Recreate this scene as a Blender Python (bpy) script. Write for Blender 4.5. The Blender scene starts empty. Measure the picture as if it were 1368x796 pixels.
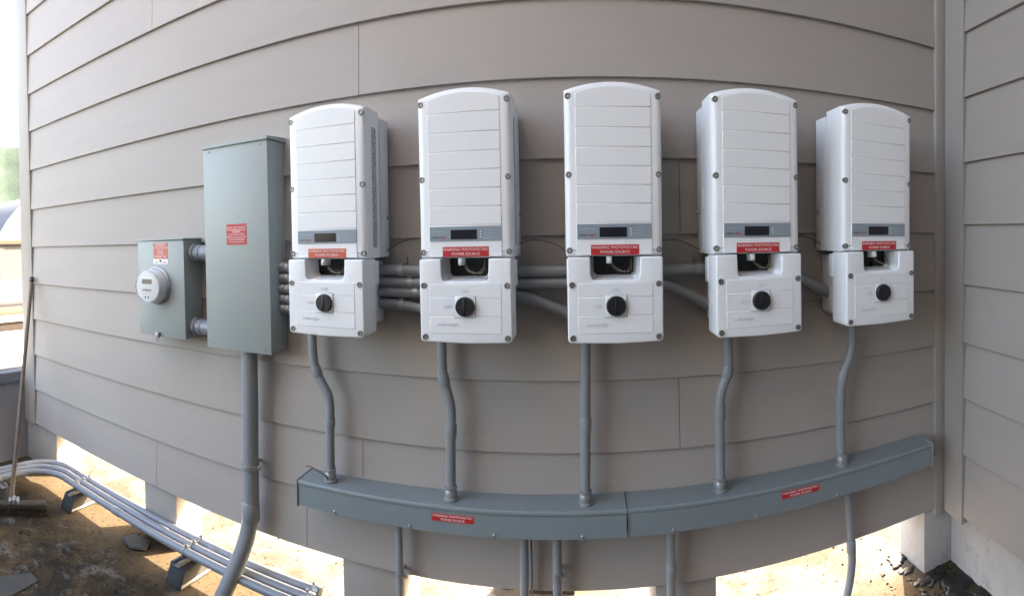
import bpy, bmesh, math, random
from mathutils import Vector, Matrix
random.seed(7)
R = math.radians
SC = bpy.context.scene
COL = SC.collection

# ------------------------------------------------------------------ camera
D = 1.876            # metres from the camera to the siding
CZ = 1.60            # eye height above the roof
cam = bpy.data.cameras.new("camera")
cam.type = 'PANO'    # the photograph is a swept phone panorama: a central cylindrical lens
cam.panorama_type = 'CENTRAL_CYLINDRICAL'
cam.central_cylindrical_range_u_min = -1.1229
cam.central_cylindrical_range_u_max = 0.8597
cam.central_cylindrical_range_v_min = -0.6777
cam.central_cylindrical_range_v_max = 0.4759
cam.central_cylindrical_radius = 1.0
cam.clip_start = 0.02
cam.clip_end = 500
cam_o = bpy.data.objects.new("camera", cam)
COL.objects.link(cam_o)
cam_o.matrix_world = (Matrix.Translation((0, 0, CZ)) @ Matrix.Rotation(-0.02, 4, 'X')
                      @ Matrix.Rotation(0.0144, 4, 'Y') @ Matrix.Rotation(math.pi / 2, 4, 'X'))
SC.camera = cam_o

# ------------------------------------------------------------------ sky, sun, exposure
SUN_EL, SUN_AZ = R(35), R(32)        # azimuth measured from +Y towards +X: the sun stands behind the wall
w = bpy.data.worlds.new("World"); SC.world = w; w.use_nodes = True
nt = w.node_tree
sky = nt.nodes.new('ShaderNodeTexSky'); sky.sky_type = 'NISHITA'; sky.sun_disc = False
sky.sun_elevation = SUN_EL; sky.sun_rotation = SUN_AZ
sky.air_density = 1.0; sky.dust_density = 4.0; sky.ozone_density = 1.0
bg = nt.nodes['Background']; bg.inputs['Strength'].default_value = 0.15
nt.links.new(sky.outputs['Color'], bg.inputs['Color'])
sl = bpy.data.lights.new("sun", 'SUN'); sl.energy = 3.6; sl.angle = R(0.5); sl.color = (1.0, 0.96, 0.90)
so = bpy.data.objects.new("sun", sl); COL.objects.link(so)
sdir = Vector((math.cos(SUN_EL) * math.sin(SUN_AZ), math.cos(SUN_EL) * math.cos(SUN_AZ), math.sin(SUN_EL)))
so.rotation_euler = sdir.to_track_quat('Z', 'Y').to_euler()
so.location = sdir * 20
vs = SC.view_settings
vs.view_transform = 'Standard'; vs.look = 'None'; vs.gamma = 1.0; vs.use_curve_mapping = False
vs.exposure = 3.75
vs.use_white_balance = True
vs.white_balance_temperature = 8250
vs.white_balance_tint = 12

# ------------------------------------------------------------------ materials
def lin(r, g, b):
    f = lambda c: c / 12.92 if c <= 0.04045 else ((c + 0.055) / 1.055) ** 2.4
    return (f(r / 255), f(g / 255), f(b / 255), 1)

def mat(name, col, rough=0.5, metal=0.0, var=0.12, vscale=6.0, bump=0.0, bscale=120.0, dirt=0.0, dcol=(0.05, 0.045, 0.04, 1), stretch=None, spec=0.5):
    m = bpy.data.materials.new(name); m.use_nodes = True
    n, l = m.node_tree.nodes, m.node_tree.links
    p = n['Principled BSDF']
    p.inputs['Roughness'].default_value = rough
    p.inputs['Metallic'].default_value = metal
    p.inputs['Specular IOR Level'].default_value = spec
    if len(col) == 3: col = (*col, 1)
    tc = n.new('ShaderNodeTexCoord')
    src = tc.outputs['Object']
    if stretch:
        mp = n.new('ShaderNodeMapping'); mp.inputs['Scale'].default_value = stretch
        l.new(src, mp.inputs['Vector']); src = mp.outputs['Vector']
    nz = n.new('ShaderNodeTexNoise'); nz.inputs['Scale'].default_value = vscale; nz.inputs['Detail'].default_value = 5
    l.new(src, nz.inputs['Vector'])
    mx = n.new('ShaderNodeMix'); mx.data_type = 'RGBA'
    mx.inputs['A'].default_value = tuple(c * (1 - var) for c in col[:3]) + (1,)
    mx.inputs['B'].default_value = tuple(min(1, c * (1 + var)) for c in col[:3]) + (1,)
    l.new(nz.outputs['Fac'], mx.inputs['Factor'])
    out = mx.outputs['Result']
    if dirt > 0:
        n2 = n.new('ShaderNodeTexNoise'); n2.inputs['Scale'].default_value = vscale * 2.3; n2.inputs['Detail'].default_value = 8
        n2.inputs['Roughness'].default_value = 0.7
        l.new(src, n2.inputs['Vector'])
        rp = n.new('ShaderNodeValToRGB'); rp.color_ramp.elements[0].position = 0.55; rp.color_ramp.elements[1].position = 0.8
        l.new(n2.outputs['Fac'], rp.inputs['Fac'])
        ml = n.new('ShaderNodeMath'); ml.operation = 'MULTIPLY'; ml.inputs[1].default_value = dirt
        l.new(rp.outputs['Color'], ml.inputs[0])
        m2 = n.new('ShaderNodeMix'); m2.data_type = 'RGBA'; m2.inputs['B'].default_value = dcol
        l.new(ml.outputs[0], m2.inputs['Factor']); l.new(out, m2.inputs['A']); out = m2.outputs['Result']
    l.new(out, p.inputs['Base Color'])
    if bump > 0:
        n3 = n.new('ShaderNodeTexNoise'); n3.inputs['Scale'].default_value = bscale; n3.inputs['Detail'].default_value = 3
        l.new(src, n3.inputs['Vector'])
        bp = n.new('ShaderNodeBump'); bp.inputs['Strength'].default_value = bump; bp.inputs['Distance'].default_value = 0.002
        l.new(n3.outputs['Fac'], bp.inputs['Height']); l.new(bp.outputs['Normal'], p.inputs['Normal'])
    return m

M = {}
M['siding'] = mat('taupe siding paint', (0.352, 0.314, 0.290), 0.55, var=0.05, vscale=3, bump=0.25, bscale=60, dirt=0.10, dcol=(0.2, 0.17, 0.14, 1), stretch=(0.5, 1, 5))
def vary(m, amt):
    n, l = m.node_tree.nodes, m.node_tree.links
    p = n['Principled BSDF']; src = p.inputs['Base Color'].links[0].from_socket
    oi = n.new('ShaderNodeObjectInfo'); mr = n.new('ShaderNodeMapRange')
    mr.inputs['To Min'].default_value = 1 - amt; mr.inputs['To Max'].default_value = 1 + amt
    l.new(oi.outputs['Random'], mr.inputs['Value'])
    hs = n.new('ShaderNodeHueSaturation'); l.new(mr.outputs['Result'], hs.inputs['Value']); l.new(src, hs.inputs['Color'])
    l.new(hs.outputs['Color'], p.inputs['Base Color'])
vary(M['siding'], 0.035)
M['trim'] = mat('taupe trim paint', (0.335, 0.308, 0.285), 0.5, var=0.05, vscale=4, bump=0.2, bscale=50, dirt=0.1, dcol=(0.2, 0.17, 0.14, 1), stretch=(5, 5, .5))
M['plinth'] = mat('grey coated plinth', (0.43, 0.41, 0.395), 0.8, var=0.2, vscale=5, bump=0.6, bscale=40, dirt=0.6, dcol=(0.12, 0.10, 0.09, 1), spec=0.1)
M['white'] = mat('white powder coat', (0.80, 0.81, 0.825), 0.36, var=0.015, vscale=4, bump=0.12, bscale=500, dirt=0.05, dcol=(0.5, 0.48, 0.44, 1))
M['alu'] = mat('cast aluminium', (0.66, 0.67, 0.68), 0.45, metal=0.0, var=0.04, vscale=8, bump=0.1, bscale=300)
M['enamel'] = mat('grey enamel', (0.30, 0.338, 0.330), 0.42, var=0.05, vscale=4, bump=0.08, bscale=200, dirt=0.10, dcol=(0.17, 0.18, 0.18, 1))
M['enamel2'] = mat('blue grey enamel', (0.200, 0.238, 0.250), 0.4, var=0.07, vscale=4, bump=0.08, bscale=200, dirt=0.2, dcol=(0.2, 0.2, 0.19, 1))
M['pvc'] = mat('grey plastic conduit', (0.235, 0.252, 0.265), 0.40, var=0.1, vscale=9, bump=0.05, bscale=150, dirt=0.25, dcol=(0.24, 0.24, 0.24, 1))
M['pvcl'] = mat('pale grey conduit', (0.20, 0.22, 0.25), 0.33, var=0.1, vscale=7, bump=0.05, bscale=150, dirt=0.3, dcol=(0.15, 0.14, 0.13, 1))
M['zinc'] = mat('zinc fitting', (0.36, 0.365, 0.37), 0.45, metal=0.6, var=0.25, vscale=30, bump=0.1, bscale=200)
M['steel'] = mat('screw steel', (0.26, 0.255, 0.245), 0.4, metal=0.6, var=0.3, vscale=60)
M['black'] = mat('black plastic', (0.012, 0.012, 0.014), 0.4, var=0.2, vscale=20, bump=0.05)
M['dark'] = mat('dark cavity', (0.03, 0.032, 0.033), 0.7, var=0.3, vscale=30)
M['panelgrey'] = mat('grey display foil', (0.25, 0.30, 0.34), 0.45, var=0.06, vscale=15)
M['lcd'] = mat('dark lcd', (0.012, 0.013, 0.02), 0.15, var=0.2)
M['red'] = mat('red label', (0.52, 0.025, 0.03), 0.45, var=0.08, vscale=20, dirt=0.1, dcol=(0.5, 0.2, 0.18, 1))
M['fadedred'] = mat('faded red label', (0.56, 0.13, 0.10), 0.5, var=0.12, vscale=30, dirt=0.2, dcol=(0.6, 0.35, 0.3, 1))
M['sunbleached'] = mat('sunbleached label', (0.60, 0.10, 0.06), 0.45, var=0.15, vscale=30, dirt=0.2, dcol=(0.6, 0.3, 0.2, 1))
M['ltext'] = mat('white print', (0.80, 0.72, 0.70), 0.5, var=0.05)
M['redtext'] = mat('red print', (0.45, 0.06, 0.10), 0.5, var=0.05)
M['darktext'] = mat('dark print', (0.05, 0.06, 0.08), 0.5, var=0.05)
M['paletext'] = mat('pale print', (0.36, 0.42, 0.48), 0.5, var=0.05)
M['emboss'] = mat('embossed white', (0.60, 0.62, 0.66), 0.4, var=0.02)
M['rubber'] = mat('black rubber', (0.018, 0.019, 0.022), 0.75, var=0.35, vscale=25, bump=0.6, bscale=90, dirt=0.3, dcol=(0.09, 0.08, 0.065, 1))
M['ribrubber'] = mat('paler rubber ribs', (0.055, 0.056, 0.06), 0.8, var=0.3, vscale=30, bump=0.4, bscale=90)  # ribs set paler than the block's own rubber
M['tape'] = mat('dusty reflective strip', (0.42, 0.40, 0.37), 0.5, var=0.2, vscale=30, dirt=0.5, dcol=(0.1, 0.09, 0.08, 1))
M['wood'] = mat('weathered wood pole', (0.13, 0.095, 0.07), 0.65, var=0.3, vscale=10, bump=0.4, bscale=40, stretch=(20, 20, 1.5))
M['broomwood'] = mat('mossy broom block', (0.032, 0.028, 0.017), 0.8, var=0.4, vscale=12, bump=0.5, bscale=60, dirt=0.5)
M['bristle'] = mat('dark bristles', (0.03, 0.027, 0.022), 0.9, var=0.4, vscale=60)
M['cable'] = mat('black cable', (0.085, 0.07, 0.05), 0.5, var=0.2)
M['copper'] = mat('bare wire', (0.20, 0.155, 0.11), 0.45, var=0.2, vscale=50)
M['membrane'] = mat('white roof membrane', (0.30, 0.285, 0.26), 0.8, var=0.12, vscale=3, bump=0.3, bscale=15, dirt=0.3, dcol=(0.4, 0.36, 0.3, 1), spec=0.1)
M['greymem'] = mat('grey coated parapet', (0.27, 0.27, 0.29), 0.75, var=0.15, vscale=4, bump=0.3, bscale=25, dirt=0.3, dcol=(0.28, 0.27, 0.27, 1), spec=0.1)
M['bluemem'] = mat('blue grey parapet cap', (0.115, 0.13, 0.15), 0.7, var=0.2, vscale=5, bump=0.3, bscale=25, dirt=0.3, dcol=(0.2, 0.2, 0.2, 1), spec=0.1)
M['grit'] = mat('grit', (0.07, 0.06, 0.048), 0.9, var=0.7, vscale=15, spec=0.1)
M['tar'] = mat('black roof tar', (0.008, 0.008, 0.008), 0.55, var=0.4, vscale=30, bump=0.8, bscale=60)
M['brownwall'] = mat('brown wall', (0.030, 0.026, 0.024), 0.8, var=0.2, vscale=3, spec=0.1)
M['beige'] = mat('beige coping', (0.060, 0.055, 0.044), 0.75, var=0.1, vscale=3, spec=0.1)
M['slate'] = mat('far grey wall', (0.075, 0.076, 0.080), 0.8, var=0.1, vscale=1, spec=0.1)
M['pvslat'] = mat('pale metal slat', (0.065, 0.068, 0.074), 0.35, metal=0.3, var=0.1, vscale=3, spec=0.1)
M['darkframe'] = mat('dark frame', (0.03, 0.03, 0.035), 0.5, var=0.2)
M['canvas'] = mat('white canvas', (0.12, 0.128, 0.145), 0.7, var=0.06, vscale=2, spec=0.1)
M['net'] = mat('green mesh cloth', (0.082, 0.122, 0.110), 0.8, var=0.35, vscale=9, bump=0.5, bscale=30, spec=0.1)
M['frosted'] = mat('cloudy polycarbonate', (0.66, 0.67, 0.70), 0.18, var=0.12, vscale=25)
M['dial'] = mat('dial face', (0.86, 0.85, 0.83), 0.5, var=0.08, vscale=40, dirt=0.3, dcol=(0.5, 0.33, 0.2, 1))
M['stone'] = mat('dull grey scrap', (0.060, 0.058, 0.055), 0.7, var=0.25, vscale=12, bump=0.4, spec=0.1)

def glass_mat():
    m = bpy.data.materials.new('clear meter glass'); m.use_nodes = True
    p = m.node_tree.nodes['Principled BSDF']
    p.inputs['Base Color'].default_value = (0.95, 0.96, 0.97, 1)
    p.inputs['Roughness'].default_value = 0.05
    p.inputs['Transmission Weight'].default_value = 0.92
    p.inputs['IOR'].default_value = 1.25
    return m
M['glass'] = glass_mat()

def sidelabel_mat():
    m = bpy.data.materials.new('printed side label'); m.use_nodes = True
    n, l = m.node_tree.nodes, m.node_tree.links
    p = n['Principled BSDF']; p.inputs['Roughness'].default_value = 0.5
    tc = n.new('ShaderNodeTexCoord'); mp = n.new('ShaderNodeMapping'); mp.inputs['Scale'].default_value = (1, 90, 260)
    l.new(tc.outputs['Object'], mp.inputs['Vector'])
    nz = n.new('ShaderNodeTexNoise'); nz.inputs['Scale'].default_value = 1; nz.inputs['Detail'].default_value = 3
    l.new(mp.outputs['Vector'], nz.inputs['Vector'])
    rp = n.new('ShaderNodeValToRGB'); rp.color_ramp.interpolation = 'CONSTANT'
    rp.color_ramp.elements[0].color = (0.16, 0.19, 0.24, 1); rp.color_ramp.elements[1].color = (0.5, 0.54, 0.60, 1)
    rp.color_ramp.elements[1].position = 0.5
    l.new(nz.outputs['Fac'], rp.inputs['Fac']); l.new(rp.outputs['Color'], p.inputs['Base Color'])
    return m
M['sidelabel'] = sidelabel_mat()

def floor_mat():
    m = bpy.data.materials.new('stained roof coating'); m.use_nodes = True
    n, l = m.node_tree.nodes, m.node_tree.links
    p = n['Principled BSDF']; p.inputs['Roughness'].default_value = 0.95; p.inputs['Specular IOR Level'].default_value = 0.06
    tc = n.new('ShaderNodeTexCoord')
    def noise(scale, detail=6, rough=0.6, dist=0.0):
        t = n.new('ShaderNodeTexNoise'); t.inputs['Scale'].default_value = scale; t.inputs['Detail'].default_value = detail
        t.inputs['Roughness'].default_value = rough; t.inputs['Distortion'].default_value = dist
        l.new(tc.outputs['Object'], t.inputs['Vector']); return t.outputs['Fac']
    def ramp(fac, a, b, ca=(0, 0, 0, 1), cb=(1, 1, 1, 1)):
        r = n.new('ShaderNodeValToRGB'); r.color_ramp.elements[0].position = a; r.color_ramp.elements[1].position = b
        r.color_ramp.elements[0].color = ca; r.color_ramp.elements[1].color = cb
        l.new(fac, r.inputs['Fac']); return r.outputs['Color']
    def mix(f, a, b):
        x = n.new('ShaderNodeMix'); x.data_type = 'RGBA'
        l.new(f, x.inputs['Factor'])
        for s, v in (('A', a), ('B', b)):
            if isinstance(v, tuple): x.inputs[s].default_value = v
            else: l.new(v, x.inputs[s])
        return x.outputs['Result']
    # worn tarry coating: brown black film over tan and pale grey
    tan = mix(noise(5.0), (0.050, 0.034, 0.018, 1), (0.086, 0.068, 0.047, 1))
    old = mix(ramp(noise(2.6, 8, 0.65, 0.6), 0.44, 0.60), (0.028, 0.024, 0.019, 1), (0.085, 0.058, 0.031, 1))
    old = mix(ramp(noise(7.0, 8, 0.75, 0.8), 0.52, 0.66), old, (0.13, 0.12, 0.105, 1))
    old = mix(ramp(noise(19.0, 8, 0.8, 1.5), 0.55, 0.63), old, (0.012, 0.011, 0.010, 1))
    sx = n.new('ShaderNodeSeparateXYZ'); l.new(tc.outputs['Object'], sx.inputs[0])
    def edge(nf, amp, lo, hi):            # ragged border between two floor tones, running along the wall
        ad = n.new('ShaderNodeMath'); ad.operation = 'MULTIPLY_ADD'; ad.inputs[1].default_value = amp
        l.new(nf, ad.inputs[0]); l.new(sx.outputs['Y'], ad.inputs[2])
        mr = n.new('ShaderNodeMapRange'); mr.inputs['From Min'].default_value = lo; mr.inputs['From Max'].default_value = hi
        l.new(ad.outputs[0], mr.inputs['Value']); return mr.outputs['Result']
    base = mix(edge(noise(9.0, 6, 0.7), 0.5, 1.78, 1.92), old, tan)  # sunlit strip put into colour: tan by the wall, darker floor in front
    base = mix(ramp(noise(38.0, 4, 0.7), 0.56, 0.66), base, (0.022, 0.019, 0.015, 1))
    # newer pale coating on the far side of the wall, with its own ragged edge and brown puddle stains
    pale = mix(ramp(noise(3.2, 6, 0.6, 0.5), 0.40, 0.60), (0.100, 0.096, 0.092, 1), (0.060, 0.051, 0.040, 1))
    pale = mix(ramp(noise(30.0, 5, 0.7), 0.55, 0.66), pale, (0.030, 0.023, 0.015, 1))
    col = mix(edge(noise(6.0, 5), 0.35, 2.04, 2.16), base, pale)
    l.new(col, p.inputs['Base Color'])
    b = n.new('ShaderNodeBump'); b.inputs['Strength'].default_value = 0.7; b.inputs['Distance'].default_value = 0.006
    l.new(noise(28.0, 6, 0.7), b.inputs['Height']); l.new(b.outputs['Normal'], p.inputs['Normal'])
    return m
M['floor'] = floor_mat()

# ------------------------------------------------------------------ mesh helpers
def box(bm, x0, x1, y0, y1, z0, z1, bev=0.0, seg=2):
    t = bmesh.new()
    bmesh.ops.create_cube(t, size=1)
    for v in t.verts:
        v.co = Vector((x0 + (v.co.x + .5) * (x1 - x0), y0 + (v.co.y + .5) * (y1 - y0), z0 + (v.co.z + .5) * (z1 - z0)))
    if bev > 0:
        bmesh.ops.bevel(t, geom=t.edges[:], offset=bev, segments=seg, affect='EDGES', profile=0.5, clamp_overlap=True)
    merge(bm, t)

def merge(bm, t):
    me = bpy.data.meshes.new('tmp'); t.to_mesh(me); t.free(); bm.from_mesh(me); bpy.data.meshes.remove(me)

def prism(bm, pts, axis, a, b, bev=0.0, seg=2):
    """extrude 2D pts along axis: 'x' pts=(y,z); 'y' pts=(x,z); 'z' pts=(x,y)"""
    t = bmesh.new()
    def mk(p, s):
        return {'x': (s, p[0], p[1]), 'y': (p[0], s, p[1]), 'z': (p[0], p[1], s)}[axis]
    va = [t.verts.new(mk(p, a)) for p in pts]; vb = [t.verts.new(mk(p, b)) for p in pts]
    t.faces.new(va); t.faces.new(vb[::-1])
    n = len(pts)
    for i in range(n): t.faces.new((va[i], vb[i], vb[(i + 1) % n], va[(i + 1) % n]))
    bmesh.ops.recalc_face_normals(t, faces=t.faces[:])
    if bev > 0:
        bmesh.ops.bevel(t, geom=[e for e in t.edges], offset=bev, segments=seg, affect='EDGES', profile=0.5, clamp_overlap=True)
    merge(bm, t)

def catmull(pts, sub=6):
    P = [Vector(p) for p in pts]; out = []
    for i in range(len(P) - 1):
        p0 = P[max(i - 1, 0)]; p1 = P[i]; p2 = P[i + 1]; p3 = P[min(i + 2, len(P) - 1)]
        for k in range(sub):
            t = k / sub
            out.append(0.5 * ((2 * p1) + (p2 - p0) * t + (2 * p0 - 5 * p1 + 4 * p2 - p3) * t * t + (3 * p1 - p0 - 3 * p2 + p3) * t ** 3))
    out.append(P[-1]); return out

def fillet(pts, rad, n=6):
    P = [Vector(p) for p in pts]; out = [P[0]]
    for i in range(1, len(P) - 1):
        a, b, c = P[i - 1], P[i], P[i + 1]
        d1 = (a - b); d2 = (c - b); r = min(rad, d1.length * .49, d2.length * .49)
        s = b + d1.normalized() * r; e = b + d2.normalized() * r
        for k in range(n + 1):
            t = k / n; out.append((1 - t) ** 2 * s + 2 * t * (1 - t) * b + t * t * e)
    out.append(P[-1]); return out

def tube(bm, pts, r, n=16):
    P = [Vector(p) for p in pts]
    rr = r if isinstance(r, (list, tuple)) else [r] * len(P)
    up = None; rings = []
    for i, p in enumerate(P):
        d = (P[min(i + 1, len(P) - 1)] - P[max(i - 1, 0)]).normalized()
        if up is None:
            up = Vector((0, 0, 1)) if abs(d.z) < .9 else Vector((0, 1, 0))
        sdx = d.cross(up).normalized(); up = sdx.cross(d).normalized()
        rings.append([bm.verts.new(p + (sdx * math.cos(2 * math.pi * k / n) + up * math.sin(2 * math.pi * k / n)) * rr[i]) for k in range(n)])
    for a, b in zip(rings, rings[1:]):
        for k in range(n):
            bm.faces.new((a[k], a[(k + 1) % n], b[(k + 1) % n], b[k]))
    bm.faces.new(rings[0][::-1]); bm.faces.new(rings[-1])

def lathe(bm, base, axis, prof, n=20):
    """prof: list of (radius, distance along axis)"""
    ax = Vector(axis).normalized(); up = Vector((0, 0, 1)) if abs(ax.z) < .9 else Vector((1, 0, 0))
    s = ax.cross(up).normalized(); u = s.cross(ax).normalized(); B = Vector(base)
    rings = []
    for r, h in prof:
        rings.append([bm.verts.new(B + ax * h + (s * math.cos(2 * math.pi * k / n) + u * math.sin(2 * math.pi * k / n)) * max(r, 1e-5)) for k in range(n)])
    for a, b in zip(rings, rings[1:]):
        for k in range(n): bm.faces.new((a[k], a[(k + 1) % n], b[(k + 1) % n], b[k]))
    bm.faces.new(rings[0][::-1]); bm.faces.new(rings[-1])

def text_into(bm, s, size, place, ext=0.0006, align='CENTER', sx=1.0):
    """flat raised lettering; place: 4x4 matrix taking text XY (facing +Z) into the scene"""
    c = bpy.data.curves.new('t', 'FONT'); c.body = s; c.size = size; c.extrude = ext; c.align_x = align; c.align_y = 'CENTER'
    c.resolution_u = 2
    o = bpy.data.objects.new('t', c); COL.objects.link(o)
    dg = bpy.context.evaluated_depsgraph_get()
    me = bpy.data.meshes.new_from_object(o.evaluated_get(dg))
    me.transform(place @ Matrix.Diagonal((sx, 1, 1, 1)))
    bm.from_mesh(me)
    bpy.data.objects.remove(o); bpy.data.curves.remove(c); bpy.data.meshes.remove(me)

def facing(x, y, z, rot=0.0):      # lettering that faces the camera side (-Y)
    return Matrix.Translation((x, y, z)) @ Matrix.Rotation(rot, 4, 'Y') @ Matrix.Rotation(math.pi / 2, 4, 'X')

ORIG = {}
def thing(name, label, cat, loc=(0, 0, 0), group=None, kind=None):
    o = bpy.data.objects.new(name, None); o.empty_display_size = .05
    o.location = loc; COL.objects.link(o); ORIG[o] = Vector(loc)
    if label: o['label'] = label
    if cat: o['category'] = cat
    if group: o['group'] = group
    if kind: o['kind'] = kind
    return o

def mk(name, bm, m, parent=None, label=None, smooth=40, world=True):
    """link bm as one mesh object. world=True: its coordinates are world coordinates"""
    root = ORIG.get(parent, Vector()) if parent else Vector()
    if world and root.length: bmesh.ops.translate(bm, verts=bm.verts[:], vec=-root)
    bmesh.ops.recalc_face_normals(bm, faces=bm.faces[:])
    me = bpy.data.meshes.new(name); bm.to_mesh(me); bm.free()
    me.materials.append(M[m] if isinstance(m, str) else m)
    if smooth:
        for p in me.polygons: p.use_smooth = True
        me.set_sharp_from_angle(angle=R(smooth))
    o = bpy.data.objects.new(name, me); COL.objects.link(o)
    if parent:
        o.parent = parent; ORIG[o] = root
    else: ORIG[o] = Vector()
    if label: o['label'] = label
    return o

def tag(o, label, cat=None, group=None, kind=None):
    if label: o['label'] = label
    if cat: o['category'] = cat
    if group: o['group'] = group
    if kind: o['kind'] = kind
    return o

def B(): return bmesh.new()

def copy_tree(o, parent=None):
    c = o.copy(); COL.objects.link(c)
    if parent: c.parent = parent
    ORIG[c] = ORIG.get(o, Vector())
    for ch in list(o.children): copy_tree(ch, c)
    return c

# ------------------------------------------------------------------ SETTING: roof and walls
bm = B()
bmesh.ops.create_grid(bm, x_segments=2, y_segments=2, size=150)
floor = mk('roof_floor', bm, 'floor', smooth=0); tag(floor, 'stained roof coating, dark and dirty in front of the wall, pale behind it', kind='structure')

WALL_L, WALL_R, TOP = -3.40, 1.600, 7.4
COURSE = [0.304, 0.557, 0.810, 1.073, 1.335, 1.602, 1.878, 2.167, 2.454, 2.727, 3.013, 3.318, 3.61] + [3.61 + .29 * i for i in range(1, 14)]
SEAM = {0: [-2.037, -1.118], 1: [-.854], 2: [.357], 5: [.366], 7: [-.834], 8: [.37], 9: [-1.984], 11: [-.6], 13: [-2.0], 15: [.4], 17: [-1.1]}
wall = thing('siding_wall', 'taupe lap siding wall on short piers that carries the white inverters', 'wall', (0, D, 0))

def plank(parent, p0, p1, zb, zt, flip=False):
    """one lapped board from plan point p0 to p1; its outside is to the right-hand side of p0->p1 turned by -90 deg"""
    p0 = Vector((p0[0], p0[1], 0)); p1 = Vector((p1[0], p1[1], 0))
    d = (p1 - p0).normalized(); nrm = Vector((d.y, -d.x, 0))
    bm = B()
    sec = [(.0190, zb + .0015), (.0175, zb), (.0062, zb), (-.0060, zt + .026), (.0030, zt + .026)]
    rings = []
    for q in (p0, p1):
        rings.append([bm.verts.new(q + nrm * a + Vector((0, 0, z))) for a, z in sec])
    n = len(sec)
    for i in range(n): bm.faces.new((rings[0][i], rings[0][(i + 1) % n], rings[1][(i + 1) % n], rings[1][i]))
    bm.faces.new(rings[0]); bm.faces.new(rings[1][::-1])
    return mk('plank', bm, 'siding', parent, smooth=0)

for k in range(len(COURSE) - 1):
    xs = [WALL_L + .06] + SEAM.get(k, []) + [WALL_R - .07]
    for a, b in zip(xs, xs[1:]):
        g = 0.0012
        plank(wall, (a + g, D), (b - g, D), COURSE[k] + random.uniform(-.001, .001), COURSE[k + 1])
bm = B(); box(bm, WALL_L - .04, WALL_R + .3, D + .012, D + .185, .31, TOP); mk('framing', bm, 'trim', wall)
bm = B(); box(bm, WALL_L - .075, WALL_L + .075, D - .024, D + .1, .29, TOP, .003); mk('corner_board', bm, 'trim', wall)
bm = B(); box(bm, WALL_L - .095, WALL_L - .0755, D - .018, D + .2, .29, TOP, .003); mk('corner_board', bm, 'trim', wall)
bm = B(); box(bm, 1.524, 1.5885, D - .026, D + .01, .27, TOP, .003); mk('corner_board', bm, 'trim', wall)
for a, b in ((-3.50, -3.076), (-2.155, -1.909), (-.959, -.692), (.262, .496), (1.480, 1.75)):
    bm = B(); box(bm, a, b, D + .002, D + .20, -.02, .315, .004); mk('pier', bm, 'plinth' if a > 1 else 'trim', wall)

# the wall that turns toward the viewer on the right
def rw(y): return D * (.8545 - .1255 * (1 - y / D))
side = thing('side_wall', 'taupe lap siding wall meeting the inverter wall in the right corner', 'wall', (rw(D), D, 0))
YN, SHADE_WALL_TOP = -1.7, 7.4
off = .03
C2 = [c + (.03 if 3 < i < 12 else .012) for i, c in enumerate(COURSE)]
C2 = [.315, .60, .857, 1.109, 1.371, 1.638, 1.914, 2.203, 2.49, 2.76, 3.046, 3.35, 3.64] + [3.64 + .29 * i for i in range(1, 14)]
for k in range(len(C2) - 1):
    ys = [D - .1775] + ([.5 - .4 * (k % 3)] if True else []) + [-1.6 - .4 * (k % 2), YN]
    for a, b in zip(ys, ys[1:]):
        plank(side, (rw(a), a - .0012), (rw(b), b + .0012), C2[k], C2[k + 1])  # runs toward the viewer: outside is -X
bm = B(); prism(bm, [(rw(D + .3) + .012, D + .3), (rw(YN) + .012, YN), (rw(YN) + .2, YN), (rw(D) + .3, D + .3)], 'z', .317, TOP); mk('framing', bm, 'trim', side)
bm = B(); prism(bm, [(rw(D) - .026, D - .0265), (rw(D - .175) - .026, D - .175), (rw(D - .175) + .01, D - .175), (rw(D) + .01, D - .0265)], 'z', .28, TOP, .002, 1); mk('corner_board', bm, 'trim', side)
bm = B(); prism(bm, [(rw(D) - 1.9, D - .03), (rw(YN) - 1.9, YN), (rw(YN) + .2, YN), (rw(D) + .2, D - .03)], 'z', 4.70, 4.88, .004, 1); mk('added_shade_eave', bm, 'trim', side)  # added out of view to keep sky light off the right side
# unseen wall behind the viewer, added to shade the low and right siding
for k in range(len(C2) - 1):
    if C2[k + 1] < SHADE_WALL_TOP: plank(side, (rw(YN), YN), (-2.6, YN), C2[k], C2[k + 1])
bm = B(); box(bm, -2.64, rw(YN) + .2, YN - .2, YN - .012, 0, SHADE_WALL_TOP); mk('framing', bm, 'trim', side)
bm = B(); prism(bm, [(rw(D) + .04, D - .0), (rw(YN) + .04, YN), (rw(YN) + .2, YN), (rw(D) + .25, D - .0)], 'z', -.02, .313, .004, 1); mk('plinth', bm, 'plinth', side)

# ------------------------------------------------------------------ INVERTERS
def arc_top(hw, zs, zp, n=14):
    sag = zp - zs; Rr = (hw * hw + sag * sag) / (2 * sag); cz = zp - Rr
    a = math.asin(hw / Rr)
    return [(Rr * math.sin(a - 2 * a * i / n), cz + Rr * math.cos(a - 2 * a * i / n)) for i in range(n + 1)]   # right to left

ZB = 1.25
def inset(pts, d):
    n = len(pts); out = []
    for i in range(n):
        a, b, c = Vector(pts[i - 1]), Vector(pts[i]), Vector(pts[(i + 1) % n])
        e1 = (b - a).normalized(); e2 = (c - b).normalized()
        n1 = Vector((-e1.y, e1.x)); n2 = Vector((-e2.y, e2.x))
        m = (n1 + n2); m = m / max(.35, m.length) ; k = d / max(.4, m.dot(n1))
        out.append(tuple(b + m * k))
    return out

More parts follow.
